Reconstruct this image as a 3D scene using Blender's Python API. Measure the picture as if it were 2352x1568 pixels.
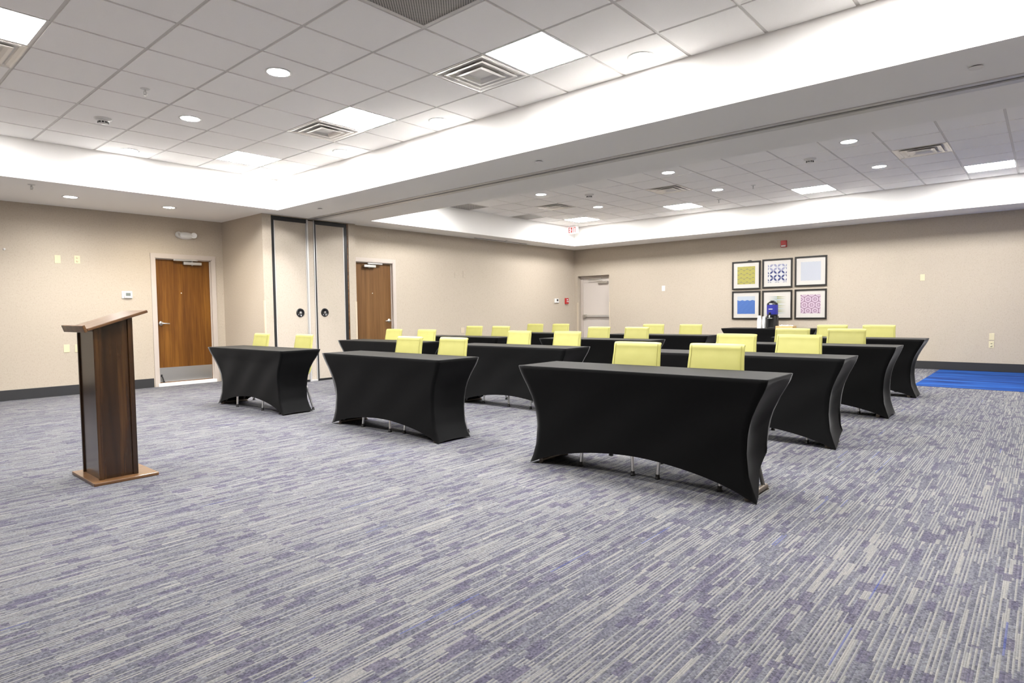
import bpy, math, random
from mathutils import Vector, Matrix
PI = math.pi
random.seed(7)
for o in list(bpy.data.objects): bpy.data.objects.remove(o, do_unlink=True)
SC = bpy.context.scene
COL = SC.collection

# ------------------------------------------------------------------ camera, world, exposure
YAW, PITCH, ROLL, FPX, CAMH = 0.7164063, -0.0476506, -0.0127274, 1413.69, 1.13084
fwd = Vector((math.cos(YAW)*math.cos(PITCH), math.sin(YAW)*math.cos(PITCH), math.sin(PITCH)))
rgt = Vector((math.sin(YAW), -math.cos(YAW), 0)); upv = rgt.cross(fwd)
r2 = math.cos(ROLL)*rgt + math.sin(ROLL)*upv; u2 = r2.cross(fwd)
cam = bpy.data.cameras.new('camera'); camo = bpy.data.objects.new('camera', cam); COL.objects.link(camo)
camo.matrix_world = Matrix(((r2.x, u2.x, -fwd.x, 0), (r2.y, u2.y, -fwd.y, 0), (r2.z, u2.z, -fwd.z, CAMH), (0, 0, 0, 1)))
cam.sensor_width = 36.0; cam.lens = FPX/2352*36.0; cam.clip_start = 0.05
SC.camera = camo
w = bpy.data.worlds.new('world'); SC.world = w; w.use_nodes = True
w.node_tree.nodes['Background'].inputs[0].default_value = (0.05, 0.05, 0.05, 1)
SC.view_settings.view_transform = 'Standard'; SC.view_settings.look = 'None'
SC.view_settings.exposure = 2.96; SC.view_settings.gamma = 1.0; SC.view_settings.use_curve_mapping = False
SC.cycles.use_denoising = True; SC.cycles.max_bounces = 10; SC.cycles.diffuse_bounces = 6
SC.cycles.sample_clamp_indirect = 6.0
PANEL_E, DOWN_E, SPOT_W, SOFFIT_W = 11.5, 14.0, 21.0, 24.0     # lamp radiances and downlight power

# ------------------------------------------------------------------ materials
def srgb(r, g, b):
    f = lambda c: (c/255/12.92 if c <= 10 else ((c/255+.055)/1.055)**2.4)
    return (f(r), f(g), f(b), 1)
MATS = {}
def mat(name, col, rough=.6, metal=0., spec=.5, coat=0., sheen=0., emit=None, estr=0.):
    m = bpy.data.materials.new(name); m.use_nodes = True
    b = m.node_tree.nodes['Principled BSDF']
    b.inputs['Base Color'].default_value = col if len(col) == 4 else (*col, 1)
    b.inputs['Roughness'].default_value = rough; b.inputs['Metallic'].default_value = metal
    b.inputs['Specular IOR Level'].default_value = spec
    b.inputs['Coat Weight'].default_value = coat; b.inputs['Coat Roughness'].default_value = .12
    b.inputs['Sheen Weight'].default_value = sheen
    if emit: b.inputs['Emission Color'].default_value = emit; b.inputs['Emission Strength'].default_value = estr
    MATS[name] = m; return m
class NT:
    def __init__(s, m): s.t = m.node_tree; s.b = s.t.nodes['Principled BSDF']
    def n(s, kind, **kw):
        x = s.t.nodes.new('ShaderNode'+kind)
        for k, v in kw.items(): setattr(x, k, v)
        return x
    def put(s, sock, v):
        if hasattr(v, 'is_linked') or hasattr(v, 'links'): s.t.links.new(v, sock)
        else: sock.default_value = v
    def m(s, op, a, b=0., c=None):
        x = s.n('Math', operation=op); s.put(x.inputs[0], a); s.put(x.inputs[1], b)
        if c is not None: s.put(x.inputs[2], c)
        return x.outputs[0]
    def comb(s, x, y, z=0.):
        c = s.n('CombineXYZ'); s.put(c.inputs[0], x); s.put(c.inputs[1], y); s.put(c.inputs[2], z); return c.outputs[0]
    def white(s, x, y, z=0.):
        q = s.n('TexWhiteNoise', noise_dimensions='3D'); s.put(q.inputs['Vector'], s.comb(x, y, z)); return q.outputs[0]
    def noise(s, vec, scale, detail=3., rough=.5):
        q = s.n('TexNoise'); s.put(q.inputs['Vector'], vec); q.inputs['Scale'].default_value = scale
        q.inputs['Detail'].default_value = detail; q.inputs['Roughness'].default_value = rough; return q.outputs[0]
    def mapr(s, v, scale):
        q = s.n('Mapping'); s.put(q.inputs['Vector'], v); q.inputs['Scale'].default_value = scale; return q.outputs[0]
    def mix(s, f, a, b):
        q = s.n('Mix', data_type='RGBA'); s.put(q.inputs[0], f); s.put(q.inputs[6], a); s.put(q.inputs[7], b); return q.outputs[2]
    def ramp(s, f, stops):
        q = s.n('ValToRGB'); s.put(q.inputs[0], f); e = q.color_ramp.elements
        while len(e) < len(stops): e.new(.5)
        for el, (p, c) in zip(e, stops): el.position = p; el.color = c
        return q.outputs[0]
    def objco(s): return s.n('TexCoord').outputs['Object']
    def bump(s, h, strength, dist):
        q = s.n('Bump'); q.inputs['Strength'].default_value = strength; q.inputs['Distance'].default_value = dist
        s.put(q.inputs['Height'], h); s.t.links.new(q.outputs[0], s.b.inputs['Normal'])
    def color(s, c): s.t.links.new(c, s.b.inputs['Base Color'])
    def rough(s, c): s.t.links.new(c, s.b.inputs['Roughness'])

# wallpaper: beige woven vinyl with short flecks
def wallpaper(name, a, b, c):
    m = mat(name, a, .75, spec=.3); t = NT(m); p = t.objco()
    n1 = t.noise(t.mapr(p, (85, 85, 42)), 1., 4., .65); n2 = t.noise(t.mapr(p, (30, 30, 95)), 1., 3., .6)
    f = t.m('MULTIPLY', t.m('SUBTRACT', n1, .52), 7.0); f.node.use_clamp = True
    g = t.m('MULTIPLY', t.m('SUBTRACT', n2, .55), 6.0); g.node.use_clamp = True
    t.color(t.mix(t.m('MULTIPLY', f, .55), t.mix(t.m('MULTIPLY', g, .5), a, b), c))
    t.bump(n1, .15, .002); return m
wallpaper('wallpaper', (.44, .383, .312, 1), (.487, .432, .362, 1), (.357, .30, .235, 1))
wallpaper('fabric_panel', (.465, .41, .342, 1), (.50, .452, .385, 1), (.37, .32, .26, 1))
mat('paint_white', (.88, .865, .845), .6, spec=.3)
mat('frame_beige', (.47, .415, .37), .5)
mat('door_grey', (.54, .49, .45), .5)
mat('guard', (.53, .455, .345), .45)
m = mat('tile', (.78, .765, .75), .9, spec=.1); t = NT(m); p = t.objco(); n = t.noise(p, 180., 2.)
t.color(t.mix(n, (.89, .87, .85, 1), (.94, .925, .905, 1))); t.bump(n, .15, .002)
mat('grid_metal', (.62, .60, .575), .5)
mat('base_black', (.022, .022, .024), .45)
mat('black', (.012, .012, .013), .4)
mat('black_gloss', (.012, .012, .014), .12)
mat('chrome', (.78, .77, .76), .28, 1.)
mat('satin', (.55, .54, .52), .35, 1.)
mat('vent_metal', (.64, .62, .60), .3, .55)
mat('alu', (.60, .59, .58), .45, .6)
mat('white_plastic', (.64, .635, .62), .35)
mat('ivory', (.60, .54, .36), .4)
mat('red', (.42, .018, .02), .35)
mat('bronze_bar', (.20, .165, .13), .4, .7)
mat('paper', (.86, .86, .85), .7)
mat('cloth', (.0035, .0035, .0038), .7, spec=.10, sheen=.0)
b = MATS['cloth'].node_tree.nodes['Principled BSDF']
b.inputs['Sheen Weight'].default_value = .22; b.inputs['Sheen Roughness'].default_value = .28
m = MATS['cloth']; t = NT(m); t.bump(t.noise(t.objco(), 420., 2.), .12, .001)
mat('table_grey', (.10, .095, .09), .5)
m = mat('lime', (.64, .62, .135), .42, spec=.4); t = NT(m); n = t.noise(t.objco(), 14., 3.)
t.color(t.mix(n, (.425, .405, .122, 1), (.47, .45, .148, 1))); t.bump(t.noise(t.objco(), 260., 2.), .1, .001)
# floor carpet: fine cords running along x, pale ones broken by violet-blue patches
m = mat('carpet', (.25, .25, .3), .95, spec=.1); t = NT(m); p = t.objco()
s = t.n('SeparateXYZ'); t.put(s.inputs[0], p); X, Y = s.outputs[0], s.outputs[1]
RP = .0068
rib = t.m('FLOOR', t.m('MULTIPLY', Y, 1/RP)); ribf = t.m('FRACT', t.m('MULTIPLY', Y, 1/RP))
tile = t.m('FLOOR', t.m('MULTIPLY', X, 1/.5))
h0 = t.white(rib, tile, 3.3)
seg = t.m('FLOOR', t.m('ADD', t.m('MULTIPLY', X, 1/.30), t.m('MULTIPLY', h0, 9.)))
v1 = t.white(rib, seg, 1.7)
blk = t.m('FLOOR', t.m('ADD', t.m('MULTIPLY', Y, 1/.0296), .0))
seg2 = t.m('FLOOR', t.m('ADD', t.m('MULTIPLY', X, 1/.09), t.m('MULTIPLY', t.white(blk, tile, 8.1), 7.)))
v2 = t.white(blk, seg2, 5.2)
v3 = t.white(rib, t.m('FLOOR', t.m('ADD', t.m('MULTIPLY', X, 1/.09), t.m('MULTIPLY', h0, 5.))), 2.1)
v4 = t.white(tile, t.m('FLOOR', t.m('MULTIPLY', Y, 1/.5)), 6.6)
spk = t.noise(t.mapr(p, (190, 150, 120)), 1., 3., .75)
basec = t.ramp(v3, [(0., (.086, .086, .108, 1)), (.4, (.104, .105, .126, 1)), (1., (.132, .134, .148, 1))])
viol = t.mix(v1, (.074, .070, .100, 1), (.100, .095, .124, 1))
patch = t.m('GREATER_THAN', v2, .85)
par = t.m('MULTIPLY', t.m('FRACT', t.m('MULTIPLY', rib, .5)), 2.)          # 0 / 1 on alternate cords
pale = t.m('MULTIPLY', t.m('GREATER_THAN', v1, t.m('ADD', .40, t.m('MULTIPLY', par, .50))), t.m('SUBTRACT', 1., t.m('MULTIPLY', patch, .9)))
palec = t.mix(v3, (.180, .180, .182, 1), (.232, .225, .212, 1))
c = t.mix(patch, basec, viol); c = t.mix(pale, c, palec)
blue = t.m('GREATER_THAN', v1, .998); c = t.mix(t.m('MULTIPLY', blue, .6), c, (.03, .05, .20, 1))
prof = t.m('SUBTRACT', 1., t.m('MULTIPLY', t.m('ABSOLUTE', t.m('SUBTRACT', ribf, .5)), 2.))
v5 = t.white(rib, t.m('FLOOR', t.m('MULTIPLY', X, 1/.0075)), 9.4)
heath = t.m('MULTIPLY', t.m('SUBTRACT', v5, .5), t.m('SUBTRACT', .62, t.m('MULTIPLY', pale, .47)))
shade = t.m('ADD', t.m('ADD', heath, t.m('MULTIPLY', v4, .08)), t.m('ADD', .35, t.m('MULTIPLY', spk, 1.10)))
vs = t.n('VectorMath', operation='SCALE'); t.put(vs.inputs[0], c); t.put(vs.inputs['Scale'], shade)
t.color(vs.outputs[0])
hgt = t.m('ADD', t.m('MULTIPLY', t.m('POWER', prof, .6), t.m('ADD', .45, t.m('MULTIPLY', pale, .55))), t.m('MULTIPLY', spk, .35))
t.bump(hgt, .5, .003)
# blue border carpet, streaks along y
m = mat('carpet_blue', (.02,.08,.3), .95, spec=.1); t = NT(m); p = t.objco()
n1 = t.noise(t.mapr(p, (7., .55, 1)), 1., 4., .65); n2 = t.noise(t.mapr(p, (40., 1.2, 1)), 1., 2., .6)
f = t.m('ADD', t.m('MULTIPLY', n1, .75), t.m('MULTIPLY', n2, .25))
t.color(t.ramp(f, [(0.36, (.010, .012, .045, 1)), (.45, (.008, .028, .13, 1)), (.52, (.012, .055, .22, 1)), (.64, (.025, .10, .31, 1))]))
# wood
def wood(name, dark, mid, light, rough, coat, sc, axis=2):
    m = mat(name, mid, rough, coat=coat); t = NT(m); p = t.objco()
    s1 = [sc*6]*3; s1[axis] = sc*.35; s2 = [sc*40]*3; s2[axis] = sc*1.2
    n1 = t.noise(t.mapr(p, tuple(s1)), 1., 4., .6); n2 = t.noise(t.mapr(p, tuple(s2)), 1., 3., .6)
    f = t.m('ADD', t.m('MULTIPLY', n1, .72), t.m('MULTIPLY', n2, .28))
    t.color(t.ramp(f, [(.34, dark), (.5, mid), (.66, light)])); return m
wood('door_wood', (.075, .025, .002, 1), (.130, .048, .005, 1), (.20, .084, .011, 1), .5, .0, 1.6)
wood('door_wood_dull', (.088, .040, .013, 1), (.130, .062, .020, 1), (.172, .088, .030, 1), .55, .0, 1.4)
wood('walnut', (.012, .0048, .0014, 1), (.036, .0145, .0040, 1), (.088, .038, .010, 1), .22, .28, 1.5)
wood('walnut_edge', (.06, .026, .010, 1), (.125, .058, .022, 1), (.21, .11, .045, 1), .3, .3, 2.5, 0)
wood('bamboo', (.52, .32, .12, 1), (.62, .40, .17, 1), (.70, .48, .22, 1), .5, 0., 4., 1)
for n_ in ('door_wood', 'door_wood_dull'): MATS[n_].node_tree.nodes['Principled BSDF'].inputs['Specular IOR Level'].default_value = .22
# lamps
mat('lamp_panel', (.9, .9, .9), .6, emit=(1, .985, .965, 1), estr=PANEL_E)
mat('lamp_down', (.9, .9, .9), .6, emit=(1, .985, .975, 1), estr=DOWN_E)
mat('lamp_soffit', (.9, .9, .9), .6, emit=(1, .93, .80, 1), estr=DOWN_E)
mat('exit_red', (.10, .006, .004), .5, emit=(1, .05, .03, 1), estr=.095)
mat('exit_face', (.62, .61, .60), .5, emit=(1, .97, .95, 1), estr=.05)
# perforated sheet
m = mat('perforated', (.55, .53, .51), .5, .2); t = NT(m); p = t.objco(); s = t.n('SeparateXYZ'); t.put(s.inputs[0], p)
k = 1/.0165
fx = t.m('SUBTRACT', t.m('FRACT', t.m('MULTIPLY', t.m('ADD', s.outputs[0], s.outputs[1]), k*.7071)), .5)
fy = t.m('SUBTRACT', t.m('FRACT', t.m('MULTIPLY', t.m('SUBTRACT', s.outputs[0], s.outputs[1]), k*.7071)), .5)
d = t.m('SQRT', t.m('ADD', t.m('MULTIPLY', fx, fx), t.m('MULTIPLY', fy, fy)))
t.color(t.mix(t.m('LESS_THAN', d, .33), (.40, .375, .35, 1), (.02, .018, .016, 1)))
mat('lcd', (.16, .18, .17), .2)
mat('dark_hole', (.006, .006, .006), .8)
mat('urn_blue', (.025, .03, .24), .25)
mat('mat_board', (.50, .48, .445), .6, coat=.25)
mat('frame_black', (.012, .010, .009), .3)
for n_, c_ in dict(a_yel=(208, 200, 98), a_grey=(140, 132, 120), a_white=(246, 246, 248), a_navy=(52, 62, 132), a_navy2=(92, 104, 168), a_pale=(150, 152, 200), a_lav=(222, 226, 240),
                   a_lav2=(240, 243, 250), a_blue=(92, 140, 222), a_blue2=(64, 104, 190), a_sky=(222, 232, 246), a_green=(150, 165, 70), a_teal=(168, 196, 196), a_pink=(240, 214, 234), a_plum=(120, 44, 98)).items():
    mat(n_, [q*.50 for q in srgb(*c_)[:3]], .6, coat=.2)

# ------------------------------------------------------------------ mesh helper
class MB:
    def __init__(s): s.v = []; s.f = []; s.mi = []; s.sm = []
    def add(s, vs, fs, mi=0, smooth=False):
        o = len(s.v); s.v += [tuple(v) for v in vs]
        for f in fs: s.f.append([i+o for i in f]); s.mi.append(mi); s.sm.append(smooth)
        return s
    def box(s, x0, x1, y0, y1, z0, z1, mi=0, M=None):
        vs = [(x, y, z) for z in (z0, z1) for x, y in ((x0, y0), (x1, y0), (x1, y1), (x0, y1))]
        if M: vs = [M @ Vector(v) for v in vs]
        return s.add(vs, [(3, 2, 1, 0), (4, 5, 6, 7), (0, 1, 5, 4), (1, 2, 6, 5), (2, 3, 7, 6), (3, 0, 4, 7)], mi)
    def tube(s, pts, r, n=12, mi=0, caps=True):
        pts = [Vector(p) for p in pts]; rs = r if isinstance(r, (list, tuple)) else [r]*len(pts); vs = []; prev = None
        for i, p in enumerate(pts):
            d = (pts[min(i+1, len(pts)-1)]-pts[max(i-1, 0)]).normalized()
            a = prev if prev else (Vector((0, 0, 1)) if abs(d.z) < .9 else Vector((1, 0, 0)))
            a = (a-d*a.dot(d)).normalized(); prev = a; b = d.cross(a)
            vs += [p+rs[i]*(math.cos(2*PI*k/n)*a+math.sin(2*PI*k/n)*b) for k in range(n)]
        fs = [(i*n+k, i*n+(k+1) % n, (i+1)*n+(k+1) % n, (i+1)*n+k) for i in range(len(pts)-1) for k in range(n)]
        s.add(vs, fs, mi, True)
        if caps: s.add(vs[:n], [tuple(reversed(range(n)))], mi); s.add(vs[-n:], [tuple(range(n))], mi)
        return s
    def lathe(s, prof, c=(0, 0, 0), n=24, mi=0, M=None, smooth=True, sx=1., sy=1.):
        vs = [(c[0]+r*sx*math.cos(2*PI*k/n), c[1]+r*sy*math.sin(2*PI*k/n), c[2]+z) for r, z in prof for k in range(n)]
        if M: vs = [M @ Vector(v) for v in vs]
        L = len(prof)
        fs = [(i*n+k, i*n+(k+1) % n, (i+1)*n+(k+1) % n, (i+1)*n+k) for i in range(L-1) for k in range(n)]
        s.add(vs, fs, mi, smooth)
        if prof[0][0] > 1e-6: s.add(vs[:n], [tuple(reversed(range(n)))], mi)
        if prof[-1][0] > 1e-6: s.add(vs[-n:], [tuple(range(n))], mi)
        return s
    def prism(s, poly, z0, z1, mi=0, M=None, smooth=False):
        n = len(poly); vs = [(x, y, z0) for x, y in poly]+[(x, y, z1) for x, y in poly]
        if M: vs = [M @ Vector(v) for v in vs]
        s.add(vs, [tuple(reversed(range(n))), tuple(range(n, 2*n))], mi)
        s.add(vs, [(i, (i+1) % n, (i+1) % n+n, i+n) for i in range(n)], mi, smooth); return s
    def build(s, name, mats, parent=None, bevel=0., loc=None, seg=2, autosm=False):
        me = bpy.data.meshes.new(name); me.from_pydata(s.v, [], s.f)
        for k in (mats if isinstance(mats, (list, tuple)) else [mats]): me.materials.append(MATS[k])
        me.polygons.foreach_set('material_index', s.mi); me.polygons.foreach_set('use_smooth', s.sm); me.update()
        o = bpy.data.objects.new(name, me); COL.objects.link(o)
        if parent: o.parent = parent
        if loc: o.location = loc
        if bevel:
            b = o.modifiers.new('bevel', 'BEVEL'); b.width = bevel; b.segments = seg; b.limit_method = 'ANGLE'; b.angle_limit = math.radians(40)
        return o
def tag(o, label=None, cat=None, group=None, kind=None):
    if label: o['label'] = label
    if cat: o['category'] = cat
    if group: o['group'] = group
    if kind: o['kind'] = kind
    return o
def thing(name, label, cat, loc=(0, 0, 0), rz=0., group=None):
    o = bpy.data.objects.new(name, None); COL.objects.link(o); o.location = loc; o.rotation_euler = (0, 0, rz); o.empty_display_size = .1
    return tag(o, label, cat, group)
def dup(root, loc, rz=0., label=None, group=None):
    def cp(o, par):
        c = o.copy(); COL.objects.link(c)
        if par: c.parent = par; c.matrix_parent_inverse = o.matrix_parent_inverse
        for ch in [q for q in list(COL.objects) if q.parent == o]: cp(ch, c)
        return c
    r = cp(root, None); r.location = loc; r.rotation_euler = (0, 0, rz)
    if label: r['label'] = label
    if group: r['group'] = group
    return r
def struct(o, label=None): return tag(o, label, None, None, 'structure')

# ------------------------------------------------------------------ room shell
ZS, ZC = 2.737, 3.204                     # soffit and tile heights
YL, YB, XR, X0, Y0 = 10.79, 9.465, 13.42, -2.2, -3.0
XB1, XB3, XT2, YT1, YT2, XT0, YT0 = 4.838, 6.508, 12.587, 8.935, 8.87, -1.24, -1.5
XF = 10.44
f = MB().box(X0-.2, XR+.4, Y0-.2, 11.0, -.12, 0, 0); struct(f.build('floor', 'carpet'), 'grey-violet carpet with pale cords running across the room')
f = MB().box(XF, XR+.02, Y0-.1, 1.45, -.06, .0025, 0); struct(f.build('floor_border', 'carpet_blue'), 'bright blue streaked carpet border along the picture wall')
# left wall with doorway
w_ = MB(); w_.box(X0-.1, 3.715, YL, YL+.15, 0, 3.4).box(4.605, 4.80, YL, YL+.15, 0, 3.4).box(3.715, 4.605, YL, YL+.15, 2.085, 3.4)
struct(w_.build('wall_left', 'wallpaper'), 'beige wallpapered wall behind the lectern')
w_ = MB(); w_.box(4.80, 4.95, 9.37, YL+.15, 0, 2.9).box(6.385, 6.53, 9.37, 10.4, 0, 2.9).box(4.95, 6.385, 10.2, 10.35, 0, 2.9).box(4.95, 6.385, 9.37, 9.5, 2.725, 2.9)
struct(w_.build('wall_partition_pocket', 'wallpaper'), 'beige pier holding the folded partition')
w_ = MB(); w_.box(6.53, 6.56, YB, YB+.15, 0, 3.4).box(7.425, XR+.4, YB, YB+.15, 0, 3.4).box(6.56, 7.425, YB, YB+.15, 2.10, 3.4)
struct(w_.build('wall_back', 'wallpaper'), 'beige wallpapered wall with the second wooden door')
w_ = MB(); w_.box(XR, XR+.15, 9.365, YB, 0, 3.4).box(XR, XR+.15, Y0-.1, 8.40, 0, 3.4).box(XR, XR+.15, 8.40, 9.365, 2.045, 3.4).box(XR+.15, XR+.4, 8.0, 9.7, 0, 3.4)
struct(w_.build('wall_right', 'wallpaper'), 'beige wallpapered wall with the six pictures')
struct(MB().box(X0-.15, X0, Y0-.1, 11, 0, 3.4).build('wall_front', 'wallpaper'))
struct(MB().box(X0-.15, XR+.3, Y0-.15, Y0, 0, 3.4).build('wall_rear', 'wallpaper'))
# drywall soffits with two raised trays and the slot of the folding-wall track
s_ = MB(); ZT = 3.36
for x0, x1, y0, y1 in ((X0-.1, XB1, YT1, 11), (X0-.1, XB1, Y0-.1, YT0), (X0-.1, XT0, YT0, YT1), (XB1, 5.655, Y0-.1, 11), (5.715, XB3, Y0-.1, 11),
                       (XB3, XR+.2, YT2, 9.7), (XB3, XR+.2, Y0-.1, YT0), (XT2, XR+.2, YT0, YT2)):
    s_.box(x0, x1, y0, y1, ZS, ZT)
s_.box(5.655, 5.715, Y0-.1, 11, ZS+.09, ZT)
struct(s_.build('ceiling', 'paint_white'), 'smooth white soffit and beam around the two ceiling trays')
t_ = MB(); t_.box(5.60, 5.655, Y0, 9.37, ZS-.008, ZS).box(5.715, 5.80, Y0, 9.37, ZS-.008, ZS).box(5.655, 5.675, Y0, 9.37, ZS-.003, ZS+.09, 1).box(5.70, 5.715, Y0, 9.37, ZS-.003, ZS+.09, 0)
struct(t_.build('trim_1', ['alu', 'black']), 'track slot for the folding wall along the beam')
# lay-in tiles
T = .6096
G1 = (1.8294, 4.6829); G2 = (XT2-T*10, .39)      # grid origins of the two trays
def cell1(i, j): return (G1[0]+i*T+T/2, G1[1]+j*T+T/2)
PAN1 = [(3, 5), (3, 1), (3, -3), (-2, 1)]; PAN1_OFF = [(3, -7), (-2, -3), (-2, 5)]
VEN1 = [(3, 2), (3, -2), (-2, 2)]; VEN1_OFF = [(3, -6)]
GRI1 = [(1, -3)]
DOW1 = [(1, 0), (1, 3), (1, 6), (4, 6), (4, 3), (4, 0), (4, -4)]; DOW1_OFF = [(1, -4), (4, -8), (1, -8)]
def cell2(i, j): return (G2[0]+i*T+T/2, G2[1]+j*T+T/2)
PAN2 = [(8, 12), (8, 8), (8, 4), (8, 0)]; PAN2_OFF = [(1, 12), (1, 8), (1, 4), (1, 0)]
VEN2 = [(5, 11), (5, 7), (5, 1)]
GRI2 = [(3, 13), (6, 13)]
DOW2 = [(3, 10), (6, 10), (3, 6), (6, 6), (3, 2), (6, 2)]; DOW2_OFF = [(3, -2), (6, -2)]
g_ = MB()
def tiles(o, x0, x1, y0, y1, skip, hole):
    g_.box(x0, x1, y0, y1, ZC, ZC+.02, 1)
    i0, i1 = math.floor((x0-o[0])/T), math.ceil((x1-o[0])/T); j0, j1 = math.floor((y0-o[1])/T), math.ceil((y1-o[1])/T)
    for i in range(i0, i1):
        for j in range(j0, j1):
            if (i, j) in skip: continue
            a, b_ = max(o[0]+i*T+.013, x0+.004), min(o[0]+(i+1)*T-.013, x1-.004); c_, d_ = max(o[1]+j*T+.013, y0+.004), min(o[1]+(j+1)*T-.013, y1-.004)
            if b_-a < .02 or d_-c_ < .02: continue
            g_.box(a, b_, c_, d_, ZC-.008, ZC+.004, 0)
tiles(G1, XT0, XB1, YT0, YT1, set(PAN1+PAN1_OFF+VEN1+VEN1_OFF+GRI1), DOW1)
tiles(G2, XB3, XT2, YT0, YT2, set(PAN2+PAN2_OFF+VEN2+GRI2), DOW2)
struct(g_.build('ceiling', ['tile', 'grid_metal']), 'white lay-in tile ceiling in its metal grid')
# skirting
struct(MB().box(X0, 3.64, YL-.012, YL+.01, 0, .145).build('baseboard_left', 'base_black', bevel=.003), 'black skirting on the wall behind the lectern')
struct(MB().box(XR-.012, XR+.01, Y0, 8.40, 0, .145).build('baseboard_right', 'base_black', bevel=.003), 'black skirting on the picture wall')
struct(MB().box(7.50, XR, YB-.012, YB+.01, 0, .145).build('baseboard_back', 'base_black', bevel=.003))
struct(MB().box(4.79, 4.80, 9.37, YL, 0, .145).box(4.80, 4.95, 9.36, 9.372, 0, .145).build('baseboard_pier', 'base_black'))

# ------------------------------------------------------------------ doors
def wood_door(name, x0, x1, ztop, yw, depth, mname, hinge_left, label):
    ys = yw+depth
    d = struct(MB().box(x0+.012, x1-.012, ys, ys+.045, .055 if hinge_left is False else .02, ztop-.02).build(name, mname, bevel=.002), label)
    fr = MB()   # casing with a rebated jamb
    for a, b_ in ((x0-.06, x0), (x1, x1+.06)): fr.box(a, b_, yw-.016, yw+.004, 0, ztop+.06)
    fr.box(x0-.06, x1+.06, yw-.0155, yw+.004, ztop, ztop+.0605)
    fr.box(x0-.004, x0+.012, yw-.012, ys+.06, 0, ztop).box(x1-.012, x1+.004, yw-.012, ys+.06, 0, ztop).box(x0, x1, yw-.012, ys+.06, ztop-.016, ztop+.004)
    fr.box(x0+.012, x0+.024, ys-.016, ys, 0, ztop-.016).box(x1-.024, x1-.012, ys-.016, ys, 0, ztop-.016).box(x0+.012, x1-.012, ys-.016, ys, ztop-.03, ztop-.016)
    fr.build('door_frame', 'frame_beige', d)
    return d, ys
def lever(d, x, z, ys, dirx):
    M = Matrix.Translation((x, ys, z)) @ Matrix.Rotation(PI/2, 4, 'X')
    h = MB().lathe([(.0, .012), (.032, .012), (.036, .004), (.036, 0)], n=20, M=M)
    h.tube([(x, ys-.01, z), (x, ys-.052, z), (x+dirx*.02, ys-.058, z), (x+dirx*.115, ys-.052, z-.006)], [.011, .011, .011, .008], 10)
    return h.build('door_handle', 'satin', d)
def closer(d, x0, x1, z, ys, xa0, xa1, za):
    c = MB().box(x0, x1, ys-.062, ys, z-.024, z+.024).lathe([(0, -.012), (.013, -.012), (.013, 0)], c=((x0+x1)/2, ys-.03, z-.024), n=12)
    b = c.build('door_closer', 'satin', d, bevel=.005)
    a = MB().tube([((x0+x1)/2, ys-.03, z+.02), ((x0+x1)/2, ys-.03, z+.042)], .011, 10)
    a.box(xa0, xa1, ys-.075, ys-.055, za-.010, za+.010)
    a.tube([((x0+x1)/2, ys-.03, z+.036), (xa0 if abs(xa0-(x0+x1)/2) > abs(xa1-(x0+x1)/2) else xa1, ys-.068, z+.038)], .008, 8)
    a.build('closer_arm', 'satin', b)
def peephole(d, x, z, ys):
    M = Matrix.Translation((x, ys, z)) @ Matrix.Rotation(PI/2, 4, 'X'); MB().lathe([(0, .004), (.007, .004), (.009, 0)], n=14, M=M).build('peephole', 'chrome', d)
d1, ys = wood_door('door_1', 3.715, 4.605, 2.085, YL, .045, 'door_wood', True, 'warm brown wooden door with a steel kick plate behind the lectern')
lever(d1, 3.79, 1.02, ys, 1); closer(d1, 4.15, 4.44, 2.005, ys, 3.99, 4.37, 2.055); peephole(d1, 4.12, 1.515, ys)
MB().box(3.745, 4.575, ys-.003, ys+.002, .065, .30).build('kick_plate', 'satin', d1)
MB().box(3.70, 4.62, YL-.035, ys+.06, 0, .052).build('threshold', 'paint_white', d1, bevel=.004)
k = MB().tube([(3.77, ys-.006, .17), (3.775, ys-.03, .15), (3.79, ys-.035, .085)], .008, 8).box(3.757, 3.783, ys-.01, ys, .15, .19); k.box(3.778, 3.802, ys-.047, ys-.023, .062, .086)
k.build('door_stop', 'black', d1, bevel=.002)
d2, ys = wood_door('door_2', 6.56, 7.425, 2.10, YB, .05, 'door_wood_dull', False, 'brown wooden door right of the folding partition')
lever(d2, 7.35, 1.0, ys, -1); closer(d2, 6.77, 7.03, 2.012, ys, 6.84, 7.17, 2.062); peephole(d2, 6.98, 1.515, ys)
# grey exit door in its niche
xs = XR+.13
d3 = struct(MB().box(xs+.005, xs+.015, 8.41, 9.275, .01, 2.0).build('door_3', 'door_grey', bevel=.002), 'pale grey exit door with a steel push bar in the far corner')
MB().box(xs-.012, xs+.018, 9.275, 9.36, 0, 2.04).box(xs-.012, xs+.018, 8.405, 9.275, 1.985, 2.04).box(xs-.02, xs-.012, 9.30, 9.33, 0, 2.04).build('door_frame', 'frame_beige', d3, bevel=.003)
p_ = MB().box(xs-.055, xs-.012, 8.42, 9.20, .975, 1.025).box(xs-.06, xs+.005, 9.17, 9.262, .955, 1.045)
pb = p_.build('push_bar', 'satin', d3, bevel=.006); MB().box(xs-.058, xs-.054, 8.44, 9.12, .988, 1.012).build('bar_insert', 'alu', pb)
c_ = MB().box(xs-.06, xs+.005, 8.50, 8.79, 1.84, 1.90).build('door_closer', 'satin', d3, bevel=.006)
MB().tube([(xs-.03, 8.66, 1.90), (xs-.03, 8.66, 1.93), (xs-.09, 9.05, 1.945)], .010, 8).box(xs-.035, xs-.012, 8.70, 9.08, 1.955, 1.98).build('closer_arm', 'satin', c_)
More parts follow.
